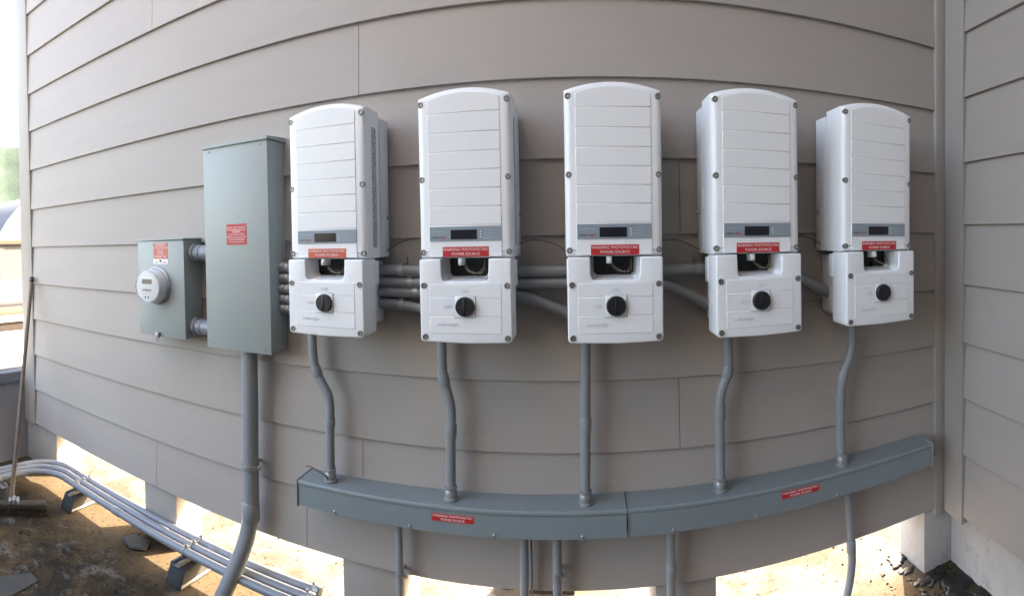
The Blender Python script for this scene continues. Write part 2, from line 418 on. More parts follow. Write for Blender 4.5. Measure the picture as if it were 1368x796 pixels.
def shell(bm, outline, steps):
    """outline counter-clockwise in XZ; steps: (inset, y); closed back and front"""
    rings = []
    for d, y in steps:
        rings.append([bm.verts.new((p[0], y, p[1])) for p in (inset(outline, d) if d else outline)])
    n = len(outline)
    for a, b in zip(rings, rings[1:]):
        for i in range(n): bm.faces.new((a[i], a[(i + 1) % n], b[(i + 1) % n], b[i]))
    bm.faces.new(rings[0][::-1]); bm.faces.new(rings[-1])

def roundsteps(r, yb, yf, n=6):
    st = [(0, yb)]
    for i in range(n + 1):
        a = math.pi / 2 * i / n
        st.append((r * (1 - math.cos(a)), yf + r * (1 - math.sin(a))))
    return st

def make_inverter():
    t = thing('solar_inverter', '', 'inverter', (0, D, ZB), 'white solar inverters hung in a row on the wall')
    K = dict(parent=t, world=False)
    # bracket and heat sink
    bm = B(); box(bm, -.11, .11, -.028, -.013, .34, .72); mk('wall_bracket', bm, 'zinc', **K)
    bm = B(); box(bm, -.157, .157, -.112, -.03, .283, .796, .004); 
    hs = mk('heat_sink', bm, 'alu', **K)
    # front cover
    arc = arc_top(.161, .818, .845)
    bm = B(); shell(bm, [(-.158, .282), (.158, .282)] + [(.161, .30)] + arc + [(-.161, .30)], roundsteps(.022, -.112, -.2195))
    cover = mk('front_cover', bm, 'white', smooth=35, **K)
    # seven cover strips with recessed joints
    zs = [.760, .6945, .632, .571, .511, .451, .390]
    for i, z0 in enumerate(zs):
        g = .0011
        bm = B()
        if i == 0:
            a = arc_top(.124, .805, .8265, 8)
            prism(bm, [(-.124, z0 + g), (.124, z0 + g)] + a, 'y', -.2215, -.216, .0012, 1)
        else:
            box(bm, -.124, .124, -.2215, -.216, z0 + g, zs[i - 1] - g, .0012, 1)
        mk('cover_strip', bm, 'white', parent=cover, world=False)
    bm = B(); box(bm, -.124, .124, -.2215, -.216, .287, .3889, .0012, 1); strip = mk('cover_strip', bm, 'white', parent=cover, world=False)
    # display
    bm = B(); box(bm, -.1225, .1225, -.2235, -.221, .338, .3865, .0006, 1); dp = mk('display_panel', bm, 'panelgrey', **K)
    bm = B(); box(bm, -.049, .041, -.2248, -.2232, .344, .3755, .0005, 1); mk('screen', bm, 'lcd', parent=dp, world=False)
    bm = B(); text_into(bm, 'solar', .0125, facing(-.1165, -.2238, .352), .0003, 'LEFT'); mk('logo', bm, 'darktext', parent=dp, world=False)
    bm = B(); text_into(bm, 'edge', .0135, facing(-.0885, -.2238, .352), .0003, 'LEFT'); mk('logo', bm, 'redtext', parent=dp, world=False)
    bm = B()
    for r_ in range(4): box(bm, .062, .098 - .006 * (r_ % 2), -.2240, -.2233, .3475 + r_ * .008, .3492 + r_ * .008)
    box(bm, -.113, -.062, -.2240, -.2233, .3695, .3715)
    mk('printing', bm, 'paletext', parent=dp, world=False)['kind'] = 'stuff'
    bm = B()
    for r_ in range(3): lathe(bm, (.054, -.2232, .351 + r_ * .009), (0, -1, 0), [(.0025, 0), (.0025, .0012), (.001, .002)], 10)
    mk('indicator_light', bm, 'ltext', parent=dp, world=False)['kind'] = 'stuff'
    # warning label
    bm = B(); box(bm, -.078, .080, -.2232, -.2212, .2865, .3195, .0006, 1); wl = mk('warning_label', bm, 'red', **K)
    bm = B(); text_into(bm, 'WARNING: PHOTOVOLTAIC', .0128, facing(.001, -.2234, .3105), .0003, sx=.93)
    text_into(bm, 'POWER SOURCE', .0128, facing(.001, -.2234, .2955), .0003); mk('lettering', bm, 'ltext', parent=wl, world=False)
    # print on the right flank
    bm = B(); box(bm, .159, .1616, -.166, -.134, .32, .755); mk('side_label', bm, 'sidelabel', **K)
    # screws
    def screw(x, y, z, r=.0082):
        bm = B(); lathe(bm, (x, y, z), (0, -1, 0), [(r * 1.25, -.014), (r * 1.25, .0035), (r * .95, .0045), (r * .95, .003), (r * .35, .0025), (r * .3, .0005)], 14)
        return mk('screw', bm, 'steel', smooth=30, **K)
    for x in (-.1475, .1475):
        for z in (.796, .545, .302): screw(x, -.2165, z)
    # side bolts of the heat sink
    for s in (-1, 1):
        bm = B(); lathe(bm, (s * .157, -.05, .43), (s, 0, 0), [(.007, 0), (.007, .006), (.004, .010)], 8); mk('bolt', bm, 'steel', **K)
    # connection unit below
    bm = B()
    prism(bm, [(-.146, .262), (-.146, .03), (-.13, .016), (.13, .016), (.146, .03), (.146, .262)], 'y', -.150, -.016, .004)
    mk('connection_box', bm, 'alu', **K)
    bm = B(); box(bm, -.150, .150, -.155, -.125, .180, .270, .003); mk('gasket_flange', bm, 'white', **K)
    # switch cover with its notch
    def rnd(cx, cz, r, a0, a1, n=5): return [(cx + r * math.cos(R(a0 + (a1 - a0) * i / n)), cz + r * math.sin(R(a0 + (a1 - a0) * i / n))) for i in range(n + 1)]
    o = []
    o += rnd(-.145, .0135, .014, 180, 264) + [(0, -.004)] + rnd(.145, .0135, .014, 276, 360)
    o += rnd(.152, .2715, .007, 0, 90, 3) + [(.0835, .2785)]
    o += [(.081, .222)] + rnd(.067, .216, .012, 0, -90)[1:] + rnd(-.067, .216, .012, -90, -180)[:-1] + [(-.081, .222), (-.0835, .2785)] + rnd(-.152, .2715, .007, 90, 180, 3)
    bm = B(); prism(bm, o, 'y', -.206, -.150)
    es = [e for e in bm.edges if all(abs(v.co.y + .206) < 1e-5 for v in e.verts)]
    bmesh.ops.bevel(bm, geom=es, offset=.005, segments=4, affect='EDGES', profile=0.5, clamp_overlap=True)
    sc = mk('switch_cover', bm, 'white', smooth=35, **K)
    for z0, z1 in ((.150, .1945), (.0885, .148), (.030, .0865)):
        bm = B(); box(bm, -.124, .124, -.2075, -.204, z0, z1, .001, 1); mk('cover_strip', bm, 'white', parent=sc, world=False)
    # sloping frame inside the notch
    bm = B()
    A_ = [(-.083, .278), (-.0805, .222), (-.067, .2042), (.067, .2042), (.0805, .222), (.083, .278)]
    C_ = [(-.070, .278), (-.068, .226), (-.058, .2165), (.058, .2165), (.068, .226), (.070, .278)]
    va = [bm.verts.new((p[0], -.200, p[1])) for p in A_]; vb = [bm.verts.new((p[0], -.166, p[1])) for p in C_]
    for i in range(5): bm.faces.new((va[i], va[i + 1], vb[i + 1], vb[i]))
    bmesh.ops.solidify(bm, geom=bm.faces[:], thickness=.0015)
    mk('notch_frame', bm, 'white', parent=sc, world=False)
    bm = B(); box(bm, -.080, .080, -.1575, -.1505, .208, .281); bay = mk('wiring_bay', bm, 'dark', **K)
    bm = B()
    for i in range(4): box(bm, .012 + i * .013, .022 + i * .013, -.166, -.158, .218, .24, .001, 1)
    mk('terminal', bm, 'black', parent=bay, world=False)
    bm = B(); box(bm, -.027, -.010, -.192, -.17, .256, .2805, .002); box(bm, -.024, -.013, -.195, -.190, .259, .270, .001, 1); mk('connector', bm, 'alu', **K)
    for dx in (0, .007):
        bm = B(); tube(bm, catmull([(-.02 + dx, -.175, .27), (.0 + dx, -.185, .24), (.03 + dx * 2, -.187, .228), (.052 + dx, -.18, .24), (.058, -.17, .272)], 5), .0013, 6)
        mk('wire', bm, 'copper', **K)
    for x in (-.144, .144): screw(x, -.2055, .190)
    for x in (-.143, .143): screw(x, -.2055, .0165)
    # rotary switch
    bm = B(); box(bm, -.0375, .0375, -.2086, -.2070, .0825, .1575, .002); mk('plate_rim', bm, 'panelgrey', parent=sc, world=False)
    bm = B(); box(bm, -.036, .036, -.2105, -.2072, .084, .156, .002); mk('switch_plate', bm, 'white', **K)
    bm = B(); lathe(bm, (.001, -.2105, .12), (0, -1, 0), [(.0335, 0), (.0335, .004), (.0328, .006), (.0318, .0105), (.030, .0125), (.012, .013)], 28)
    kn = mk('switch_knob', bm, 'black', smooth=35, **K)
    bm = B(); box(bm, -.0035, .0055, -.2255, -.221, .096, .144, .0015); mk('grip', bm, 'black', parent=kn, world=False)
    for tx, sz, x_, z_, al in (('ON', .017, .001, .171, 'CENTER'), ('OFF', .017, -.060, .118, 'CENTER'), ('solaredge', .019, -.098, .060, 'LEFT')):
        bm = B(); text_into(bm, tx, sz, facing(x_, -.2078, z_), .0008, al); mk('raised_lettering', bm, 'emboss', parent=sc, world=False)
    # final proportions: a deeper shell, slightly narrower, fitted to the real unit (310 mm wide, 250 mm deep)
    low_parts = ('connection_box', 'gasket_flange', 'switch_cover', 'wiring_bay', 'connector', 'wire', 'switch_plate', 'switch_knob')
    done = set()
    def fit(o, low):
        if o.data.name not in done:
            done.add(o.data.name)
            kind = o.name.split('.')[0]
            for v in o.data.vertices:
                x, y, z = v.co; d = -y
                if kind in ('heat_sink', 'bolt', 'wall_bracket'): v.co.x = x * .985; continue
                if low:
                    sx, e, sz = .945, .066, .9605
                    d2 = d * 1.1 if d < .155 else (.1705 + (d - .155) * (.0955 / .045) if d < .200 else d + .066)
                    if kind == 'connection_box': sx = .84
                    if kind == 'gasket_flange': sx = 1.03
                else:
                    sx, sz = .963, .9816
                    d2 = d * 1.116 if d < .112 else (.125 + (d - .112) * (.0955 / .078) if d < .19 else d + .0305)
                v.co = (x * sx, -d2, .35 + (z - .35) * sz)
        for c in o.children: fit(c, low)
    for o in list(t.children):
        kind = o.name.split('.')[0]
        low = kind in low_parts or (kind == 'screw' and max(v.co.z for v in o.data.vertices) < .25)
        fit(o, low)
    return t

inv0 = make_inverter()
INV = [(-.868, 'white inverter nearest the tall gray metal enclosure, leftmost in the row'),
       (-.367, 'second white inverter from the left, between the leftmost and the middle one'),
       (.109, 'middle white inverter of the row of five, facing the viewer squarely'),
       (.583, 'second white inverter from the right corner, its left flank showing'),
       (1.062, 'white inverter nearest the right corner boards, rightmost in the row')]
inv = []
for i, (x, lab) in enumerate(INV):
    o = inv0 if i == 0 else copy_tree(inv0)
    o.location = (x, D, ZB); o['label'] = lab; inv.append(o)
    o.rotation_euler = (0, (.003, -.002, .001, -.003, .002)[i], (-.004, .003, 0, .004, -.002)[i])
for ch in inv0.children:
    if ch.name.startswith('warning_label'):
        ch.material_slots[0].link = 'OBJECT'; ch.material_slots[0].material = M['sunbleached']; ch['label'] = 'red warning label faded to orange'

# ------------------------------------------------------------------ TALL ENCLOSURE AND METER
def yy(dep): return D - dep
en = thing('electrical_enclosure', 'tall gray metal electrical enclosure with red warning label left of the inverters', 'electrical box', (-1.36, D, 1.14))
bm = B(); box(bm, -1.530, -1.192, yy(.138), yy(.0155), 1.142, 2.018, .002); mk('housing', bm, 'enamel', en)
bm = B(); box(bm, -1.5345, -1.1885, yy(.146), yy(.139), 1.136, 2.020, .002); dr = mk('door', bm, 'enamel', en)
bm = B(); prism(bm, [(yy(.153), 2.016), (yy(.153), 2.030), (yy(.0155), 2.040), (yy(.0155), 2.0205), (yy(.147), 2.0205), (yy(.147), 2.016)], 'x', -1.538, -1.184, .001, 1); mk('rain_hood', bm, 'enamel', en)
bm = B(); box(bm, -1.409, -1.301, yy(.1475), yy(.1455), 1.590, 1.678, .0005, 1); lb = mk('warning_label', bm, 'red', en)
bm = B(); text_into(bm, 'SOLAR DISCONNECT', .0112, facing(-1.355, yy(.1478), 1.662), .0003, sx=.98)
for i, s in enumerate(('WARNING', 'ELECTRIC SHOCK HAZARD', 'TERMINALS ON LINE AND LOAD', 'SIDES MAY BE ENERGIZED', 'IN THE OPEN POSITION')):
    text_into(bm, s, .0085 if i else .011, facing(-1.355, yy(.1478), 1.644 - .0108 * i), .0003, sx=.85)
box(bm, -1.405, -1.305, yy(.1479), yy(.1473), 1.6515, 1.6535)
mk('lettering', bm, 'ltext', lb)
for z in (1.155, 2.0):
    for x in (-1.50, -1.22):
        bm = B(); lathe(bm, (x, yy(.146), z), (0, -1, 0), [(.004, 0), (.004, .002), (.001, .003)], 8); mk('screw', bm, 'steel', en)

mb = thing('meter_box', 'small gray metal meter box with round glass meter, at the left end', 'meter box', (-1.84, D, 1.15))
bm = B(); box(bm, -1.996, -1.679, yy(.132), yy(.0155), 1.152, 1.617, .002); mk('housing', bm, 'enamel', mb)
mx_, mz_ = -1.858, 1.398
bm = B(); box(bm, -2.000, -1.6755, yy(.140), yy(.1335), 1.148, 1.616, .002); mk('cover', bm, 'enamel', mb)
bm = B(); box(bm, -2.003, -1.672, yy(.146), yy(.0155), 1.6185, 1.626, .001); mk('rain_hood', bm, 'enamel', mb)
bm = B(); lathe(bm, (mx_, yy(.139), mz_), (0, -1, 0), [(.094, 0), (.094, .006), (.090, .012), (.084, .014), (.084, .008)], 40); mk('ring', bm, 'zinc', mb)
bm = B(); lathe(bm, (mx_, yy(.146), mz_), (0, -1, 0), [(.080, 0), (.080, .004), (.0785, .055), (.0775, .0555), (.0775, .057)], 40); me_ = mk('meter', bm, 'frosted', mb)
bm = B(); lathe(bm, (mx_, yy(.2032), mz_), (0, -1, 0), [(.071, 0), (.071, .0012)], 40); mk('dial', bm, 'dial', me_)
bm = B()
box(bm, mx_ - .034, mx_ + .034, yy(.2062), yy(.2046), mz_ + .012, mz_ + .034)
for i in range(5): box(bm, mx_ - .03 + i * .0125, mx_ - .022 + i * .0125, yy(.2062), yy(.2046), mz_ - .022, mz_ - .014)
mk('printing', bm, 'copper', me_)['kind'] = 'stuff'
bm = B(); 
for dx in (-.012, .008): lathe(bm, (mx_ + dx, yy(.2046), mz_ - .052), (0, -1, 0), [(.0045, 0), (.0045, .002)], 10)
mk('indicator', bm, 'darktext', me_)['kind'] = 'stuff'
bm = B(); lathe(bm, (mx_, yy(.2031), mz_), (0, -1, 0), [(.0772, 0), (.0772, .012), (.074, .018), (.066, .022), (.03, .0245), (.002, .025)], 40); mk('glass', bm, 'glass', me_)
bm = B(); box(bm, -1.882, -1.782, yy(.1415), yy(.1402), 1.528, 1.604, .0004, 1); lb = mk('warning_label', bm, 'fadedred', mb)
bm = B()
for i, s in enumerate(('WARNING', 'PHOTOVOLTAIC', 'SOLAR', 'SYSTEM', 'CONNECTED')): text_into(bm, s, .0145, facing(-1.832, yy(.1418), 1.596 - .0145 * i), .0003, sx=1.0)
mk('lettering', bm, 'ltext', lb)
bm = B(); box(bm, -1.884, -1.780, yy(.1415), yy(.1402), 1.503, 1.5275, .0004, 1); lathe(bm, (-1.832, yy(.1415), 1.518), (0, -1, 0), [(.012, 0), (.012, .0008)], 16); wl_ = mk('label', bm, 'ltext', mb)
bm = B(); lathe(bm, (-1.832, yy(.1424), 1.518), (0, -1, 0), [(.007, 0), (.007, .0006)], 14)
for s in (-1, 1):
    for q in range(3): box(bm, -1.832 + s * (.018 + .009 * q), -1.832 + s * (.024 + .009 * q), yy(.1424), yy(.1416), 1.509, 1.513)
mk('printing', bm, 'darktext', wl_)['kind'] = 'stuff'
bm = B(); box(bm, -1.868, -1.846, yy(.158), yy(.1402), 1.142, 1.168, .002); tube(bm, catmull([(-1.863, yy(.15), 1.145), (-1.866, yy(.152), 1.128), (-1.857, yy(.152), 1.12), (-1.848, yy(.152), 1.128), (-1.851, yy(.15), 1.145)], 4), .0025, 8)
mk('hasp', bm, 'zinc', mb)

# ------------------------------------------------------------------ CONDUITS
def ring_seg(bm, p, d, r, h):      # collar
    lathe(bm, Vector(p) - Vector(d).normalized() * h / 2, d, [(r * .96, 0), (r, h * .08), (r, h * .92), (r * .96, h)], 18)

def strap(bm, x, z, dep, r, vertical=False):
    """one-hole strap round a conduit on the siding"""
    if vertical:
        lathe(bm, (x, yy(dep), z - .009), (0, 0, 1), [(r * 1.12, 0), (r * 1.12, .018)], 16)
        box(bm, x + r * .9, x + r + .018, yy(dep) - .003, yy(dep) + .003, z - .009, z + .009, .001, 1)
        box(bm, x - .004, x + .004, yy(dep), yy(.0135), z - .006, z + .006)
        lathe(bm, (x + r + .011, yy(dep), z), (0, -1, 0), [(.005, -.008), (.005, .007)], 6)
    else:
        lathe(bm, (x - .009, yy(dep), z), (1, 0, 0), [(r * 1.12, 0), (r * 1.12, .018)], 16)
        box(bm, x - .009, x + .009, yy(dep + .012), yy(.0135), z + r, z + r + .006)
        box(bm, x - .009, x + .009, yy(.021), yy(.0135), z + r, z + r + .028)
        lathe(bm, (x, yy(.021), z + r + .018), (0, -1, 0), [(.006, 0), (.006, .005)], 6)

for z, lab in ((1.554, 'short fat gray conduit between meter box and tall enclosure, upper one'), (1.206, 'short fat gray conduit between meter box and tall enclosure, lower one')):
    c = thing('conduit_nipple', lab, 'conduit', (-1.61, yy(.072), z), 'short conduits joining the meter box to the tall enclosure')
    bm = B(); tube(bm, [(-1.6788, yy(.072), z), (-1.5305, yy(.072), z)], .036, 24); mk('pipe', bm, 'pvcl', c)
    bm = B(); lathe(bm, (-1.6785, yy(.072), z), (1, 0, 0), [(.041, 0), (.043, .004), (.043, .02), (.040, .024)], 24); mk('locknut', bm, 'pvc', c)
    bm = B(); lathe(bm, (-1.634, yy(.072), z), (1, 0, 0), [(.0385, 0), (.040, .003), (.040, .012), (.0385, .016)], 24); mk('collar', bm, 'pvcl', c)

XE = -1.1915
lat = [
 (0, 'topmost gray conduit running behind the inverters from enclosure to the rightmost', [(XE, .062, 1.491), (-.95, .062, 1.485), (-.5, .062, 1.479), (.3, .062, 1.474), (.68, .062, 1.474), (.78, .062, 1.447), (.834, .062, 1.421), (.90, .062, 1.388), (.955, .062, 1.360)]),
 (1, 'second gray conduit from the top, bending down left of the rightmost pair of inverters', [(XE, .062, 1.447), (-.95, .062, 1.442), (-.5, .062, 1.434), (.10, .062, 1.433), (.22, .062, 1.430), (.302, .062, 1.419), (.37, .062, 1.392), (.475, .062, 1.333)]),
 (2, 'gray conduit bending down from behind the second inverter into the middle one', [(XE, .062, 1.403), (-.95, .062, 1.402), (-.55, .062, 1.398), (-.34, .062, 1.398), (-.25, .062, 1.394), (-.20, .062, 1.386), (-.147, .062, 1.369), (-.08, .062, 1.341), (.0, .062, 1.308)]),
 (3, 'fourth gray conduit from the top, sagging into the second inverter from the left', [(XE, .062, 1.359), (-.95, .062, 1.359), (-.75, .062, 1.358), (-.645, .062, 1.350), (-.57, .062, 1.339), (-.475, .062, 1.326)]),
 (4, 'lowest short gray conduit from the enclosure into the leftmost inverter', [(XE, .062, 1.318), (-1.10, .062, 1.317), (-.975, .062, 1.316)]),
]
straps = {0: [-.655, .42], 1: [-.62], 3: [-.655], 2: [-.60]}
for i, lab, pts in lat:
    P = catmull([(x, yy(d), z) for x, d, z in pts], 6)
    r = .0212 if i == 0 else .0195
    c = thing('conduit', lab, 'conduit', (XE, yy(.062), pts[0][2]), 'gray conduits running from the enclosure behind the inverters')
    bm = B(); tube(bm, P, r, 18); mk('pipe', bm, 'pvc', c)
    bm = B(); lathe(bm, (XE + .0005, yy(.062), pts[0][2]), (1, 0, 0), [(.021, 0), (.0215, .004), (.0215, .02), (.0205, .022), (.0218, .024), (.0218, .04), (.0205, .043)], 12); mk('connector', bm, 'zinc', c)
    for sx in straps.get(i, []):
        zz = min(P, key=lambda p: abs(p.x - sx)).z
        bm = B(); strap(bm, sx, zz, .062, r); mk('strap', bm, 'zinc', c)
    if i == 1:
        bm = B(); lathe(bm, (-.575, yy(.062), 1.4355), (1, 0, -.01), [(.0205, 0), (.0225, .003), (.0225, .07), (.0205, .074)], 18); mk('coupling', bm, 'pvc', c)

# drop conduits from each inverter to the wireway
WT = .6665
drops = [
 ('gray drop conduit with a wide S bend below the leftmost inverter', [(-1.032, 1.284), (-1.031, 1.205), (-1.027, 1.125), (-1.012, 1.070), (-.985, 1.024), (-.963, .985), (-.957, .935), (-.959, .88), (-.961, .77), (-.962, .650)], [(.882, .03), (1.075, .04)]),
 ('gray drop conduit with a slight S bend below the second inverter from the left', [(-.499, 1.284), (-.499, 1.2), (-.498, 1.125), (-.492, 1.08), (-.480, 1.035), (-.470, .99), (-.469, .945), (-.472, .85), (-.475, .655)], [(.90, .05), (1.085, .04)]),
 ('straight gray drop conduit with a coupling below the middle inverter', [(.016, 1.284), (.014, 1.18), (.012, 1.09), (.010, .96), (.008, .84), (.006, .660)], [(.94, .055)]),
 ('gray drop conduit with leftward S bend below the second inverter from the right corner', [(.524, 1.284), (.524, 1.2), (.526, 1.135), (.519, 1.085), (.503, 1.047), (.494, 1.005), (.491, .94), (.492, .8), (.491, .668)], [(.955, .05), (1.10, .04)]),
 ('gray drop conduit with leftward S bend below the inverter nearest the corner', [(1.041, 1.284), (1.041, 1.2), (1.040, 1.14), (1.026, 1.09), (1.005, 1.055), (.993, 1.01), (.986, .95), (.987, .82), (.992, .672)], [(.93, .06), (1.03, .05)]),
]
for k, (lab, pts, coup) in enumerate(drops):
    dep = .085
    c = thing('drop_conduit', lab, 'conduit', (pts[-1][0], yy(dep), WT), 'conduits dropping from the inverters to the wireway')
    P = catmull([(x, yy(dep), z) for x, z in pts], 6)
    zt = (.647 + .014 * (pts[-1][0] + 1.09) / 1.24)
    P[-1].z = zt + .002
    bm = B(); tube(bm, P, .0180, 18); mk('pipe', bm, 'pvc' , c)
    for z, h in coup:
        p = min(P, key=lambda q: abs(q.z - z)); i = P.index(p); d = P[i + 1] - P[i - 1] if 0 < i < len(P) - 1 else Vector((0, 0, -1))
        bm = B(); ring_seg(bm, p, d, .0214, h); mk('coupling', bm, 'pvc', c)
    bm = B(); lathe(bm, (P[-1].x, yy(dep), zt + .0015), (0, 0, 1), [(.026, 0), (.026, .008), (.0215, .010), (.0225, .014), (.0225, .036), (.021, .038), (.0235, .040), (.0235, .048), (.019, .050)], 18); mk('connector', bm, 'zinc', c)
    bm = B(); lathe(bm, (pts[0][0], yy(dep), 1.2795), (0, 0, -1), [(.0225, 0), (.0225, .012), (.0205, .014), (.0205, .03), (.0188, .032)], 18); mk('locknut', bm, 'zinc' if k == 0 else 'pvc', c)

# wireways
def wireway(x0, x1, z0, z1, lab, sgn, name='wireway'):
    """top back edge at z0 (left) and z1 (right)"""
    t = thing(name, lab, 'wireway', ((x0 + x1) / 2, D, (z0 + z1) / 2 - .1), 'long gray wireway sections under the inverters')
    sl_ = (z1 - z0) / (x1 - x0)
    def sh(bm):
        for v in bm.verts: v.co.z += z0 + (v.co.x - x0) * sl_
        return bm
    bm = B(); box(bm, x0, x1, yy(.128), yy(.0158), -.100, -.0025, .0015, 1); mk('trough', sh(bm), 'enamel2', t)
    bm = B()
    prism(bm, [(yy(.016), 0), (yy(.016), -.0022), (yy(.1305), -.0022), (yy(.1305), -.0165), (yy(.1325), -.0175), (yy(.1335), -.016), (yy(.1335), -.003), (yy(.131), 0)], 'x', x0 - .001, x1 + .001)
    mk('lid', sh(bm), 'enamel2', t)
    bm = B(); box(bm, x0 + .001, x1 - .001, yy(.1312), yy(.1285), -.099, -.0185, .0008, 1); fp = mk('front_plate', sh(bm), 'enamel2', t)
    e = x0 if sgn < 0 else x1
    bm = B(); box(bm, min(e, e + sgn * .004), max(e, e + sgn * .004), yy(.137), yy(.0158), -.104, .004, .001, 1); mk('end_plate', sh(bm), 'enamel2', t)
    return t, sh
wA, shA = wireway(-1.086, .1465, .645, .6615, 'gray wireway section under the three left inverters, with red label', -1)
wB, shB = wireway(.1505, 1.418, .6615, .677, 'gray wireway section reaching the right corner, with red label', 1)
for wobj, xs, sh in ((wA, (-.922, -.618, -.310, -.006), shA), (wB, (.309, .614, .944, 1.253), shB)):
    for x in xs:
        bm = B(); lathe(bm, (x, yy(.1312), -.088), (0, -1, 0), [(.0055, 0), (.0055, .003), (.003, .005)], 10)
        lathe(bm, (x, yy(.1312), -.103), (0, -1, 0), [(.0045, -.01), (.0045, .0)], 8)
        mk('screw', sh(bm), 'zinc', wobj)
bm = B(); box(bm, .1440, .1462, yy(.1345), yy(.0158), -.104, .0035, .0008, 1); mk('joint_flange', shA(bm), 'enamel2', wA)
bm = B(); box(bm, .1508, .1530, yy(.1345), yy(.0158), -.104, .0035, .0008, 1); mk('joint_flange', shB(bm), 'enamel2', wB)
for wobj, cx, sh, base in ((wA, -.458, shA, -.0425), (wB, .790, shB, -.0375)):
    bm = B(); box(bm, cx - .077, cx + .077, yy(.1322), yy(.1311), base - .0135, base + .0135, .0003, 1); lb = mk('warning_label', sh(bm), 'red', wobj)
    bm = B(); text_into(bm, 'WARNING: PHOTOVOLTAIC', .0115, facing(cx, yy(.1324), base + .006), .0003, sx=.98)
    text_into(bm, 'POWER SOURCE', .0115, facing(cx, yy(.1324), base - .0065), .0003); mk('lettering', sh(bm), 'ltext', lb)

# conduits below the wireway
low = [
 ('thin gray conduit dropping from the left wireway section near the leftmost roof opening', -.683, .0135, [(-.683, .072, .556), (-.683, .072, .02)], [.335]),
 ('left one of the two gray conduits dropping close together under the wireway', -.214, .0158, [(-.214, .072, .560), (-.214, .072, .02)], []),
 ('right one of the two gray conduits dropping close together under the wireway', -.097, .0165, [(-.097, .072, .560), (-.097, .072, .02)], [.40]),
 ('gray conduit dropping from the right wireway section just past the joint', .309, .0165, [(.309, .072, .565), (.309, .072, .02)], []),
 ('gray conduit with a swept elbow dropping from the right wireway section near the corner', 1.03, .0165, [(1.028, .072, .568), (1.030, .072, .50), (1.040, .072, .38), (1.046, .072, .29), (1.040, .076, .22), (1.015, .09, .15), (.965, .115, .09), (.88, .15, .04), (.80, .19, .02)], []),
]
for lab, x, r, pts, st in low:
    c = thing('lower_conduit', lab, 'conduit', (x, yy(.072), .02), 'conduits dropping from the wireway to the roof')
    P = [Vector((a, yy(d), z)) for a, d, z in pts]
    if len(P) > 2: P = catmull(P, 6)
    bm = B(); tube(bm, P, r, 16); mk('pipe', bm, 'pvc', c)
    for z in st: bm = B(); strap(bm, x, z, .072, r, True); mk('strap', bm, 'zinc', c)
    if x > 1: bm = B(); lathe(bm, (1.0415, yy(.072), .345), (.03, 0, -1), [(.0172, 0), (.0195, .004), (.0195, .05), (.0172, .054)], 16); mk('coupling', bm, 'pvc', c)
    if abs(x - .309) < .01: bm = B(); lathe(bm, (x, yy(.072), .36), (0, 0, 1), [(.0172, 0), (.0195, .004), (.0195, .05), (.0172, .054)], 16); mk('coupling', bm, 'pvc', c)
gw = thing('ground_wire', 'thin green-gray wire dropping beside the paired conduits under the wireway', 'wire', (-.192, yy(.03), .02))
bm = B(); tube(bm, [(-.192, yy(.04), .56), (-.191, yy(.035), .4), (-.193, yy(.04), .2), (-.19, yy(.05), .02)], .0035, 8); mk('strand', bm, 'pvcl', gw)

big = thing('main_conduit', 'fat gray conduit dropping from the tall enclosure and sweeping out at the roof', 'conduit', (-1.345, yy(.09), .05))
P = [(-1.344, .09, 1.14), (-1.346, .09, .9), (-1.350, .09, .7), (-1.353, .09, .46), (-1.358, .091, .40), (-1.375, .10, .31), (-1.404, .118, .215), (-1.440, .142, .12), (-1.475, .165, .03), (-1.487, .173, -.01)]
bm = B(); tube(bm, catmull([(x, yy(d), z) for x, d, z in P], 6), .0360, 24); mk('pipe', bm, 'pvc', big)
bm = B(); lathe(bm, (-1.3555, yy(.09), .385), (-.03, 0, 1), [(.037, 0), (.0405, .006), (.0405, .085), (.037, .09)], 24); mk('coupling', bm, 'pvc', big)
bm = B(); lathe(bm, (-1.344, yy(.09), 1.141), (0, 0, -1), [(.043, 0), (.043, .015), (.037, .018)], 24); mk('locknut', bm, 'zinc', big)
bm = B(); strap(bm, -1.352, .628, .09, .036, True); mk('strap', bm, 'zinc', big)

# conduits lying along the wall on rubber supports
for k in range(3):
    y = 1.752 + .052 * k; xr = -3.00 - .052 * k
    lab = ['gray roof conduit nearest the viewer in the bundle along the wall foot', 'middle gray roof conduit of the bundle along the wall foot', 'gray roof conduit closest to the wall in the bundle along its foot'][k]
    c = thing('roof_conduit', lab, 'conduit', (-2.2, y, .13), 'conduits lying along the foot of the wall')
    z = .130
    rr_ = .22
    cx, cy = xr + rr_ + .0, y - rr_ - .0
    pts = [(-1.08, y + .006, z), (-1.9, y, z), (-2.6, y, z), (cx, y, z)]
    R_ = rr_
    pts += [(cx - R_ * math.sin(R(a)), cy + R_ * math.cos(R(a)), z) for a in (15, 30, 45, 60, 75, 90)]
    pts += [(xr - .005, 1.2, z), (xr - .02, .3, z), (xr - .03, -1.5, z)]
    bm = B(); tube(bm, pts, .0195, 16); mk('pipe', bm, 'pvcl', c)
    bm = B(); lathe(bm, (-1.08 - .012, y + .006, z), (1, 0, 0), [(.021, 0), (.025, .004), (.025, .028), (.021, .032)], 16)
    lathe(bm, (-1.092, y + .006, z + .024), (0, 0, 1), [(.006, 0), (.006, .012)], 6); mk('connector', bm, 'zinc', c)
    bm = B(); lathe(bm, (-2.28 + .31 * k, y, z), (1, 0, 0), [(.0198, 0), (.0218, .003), (.0218, .06), (.0198, .063)], 16); mk('coupling', bm, 'pvcl', c)

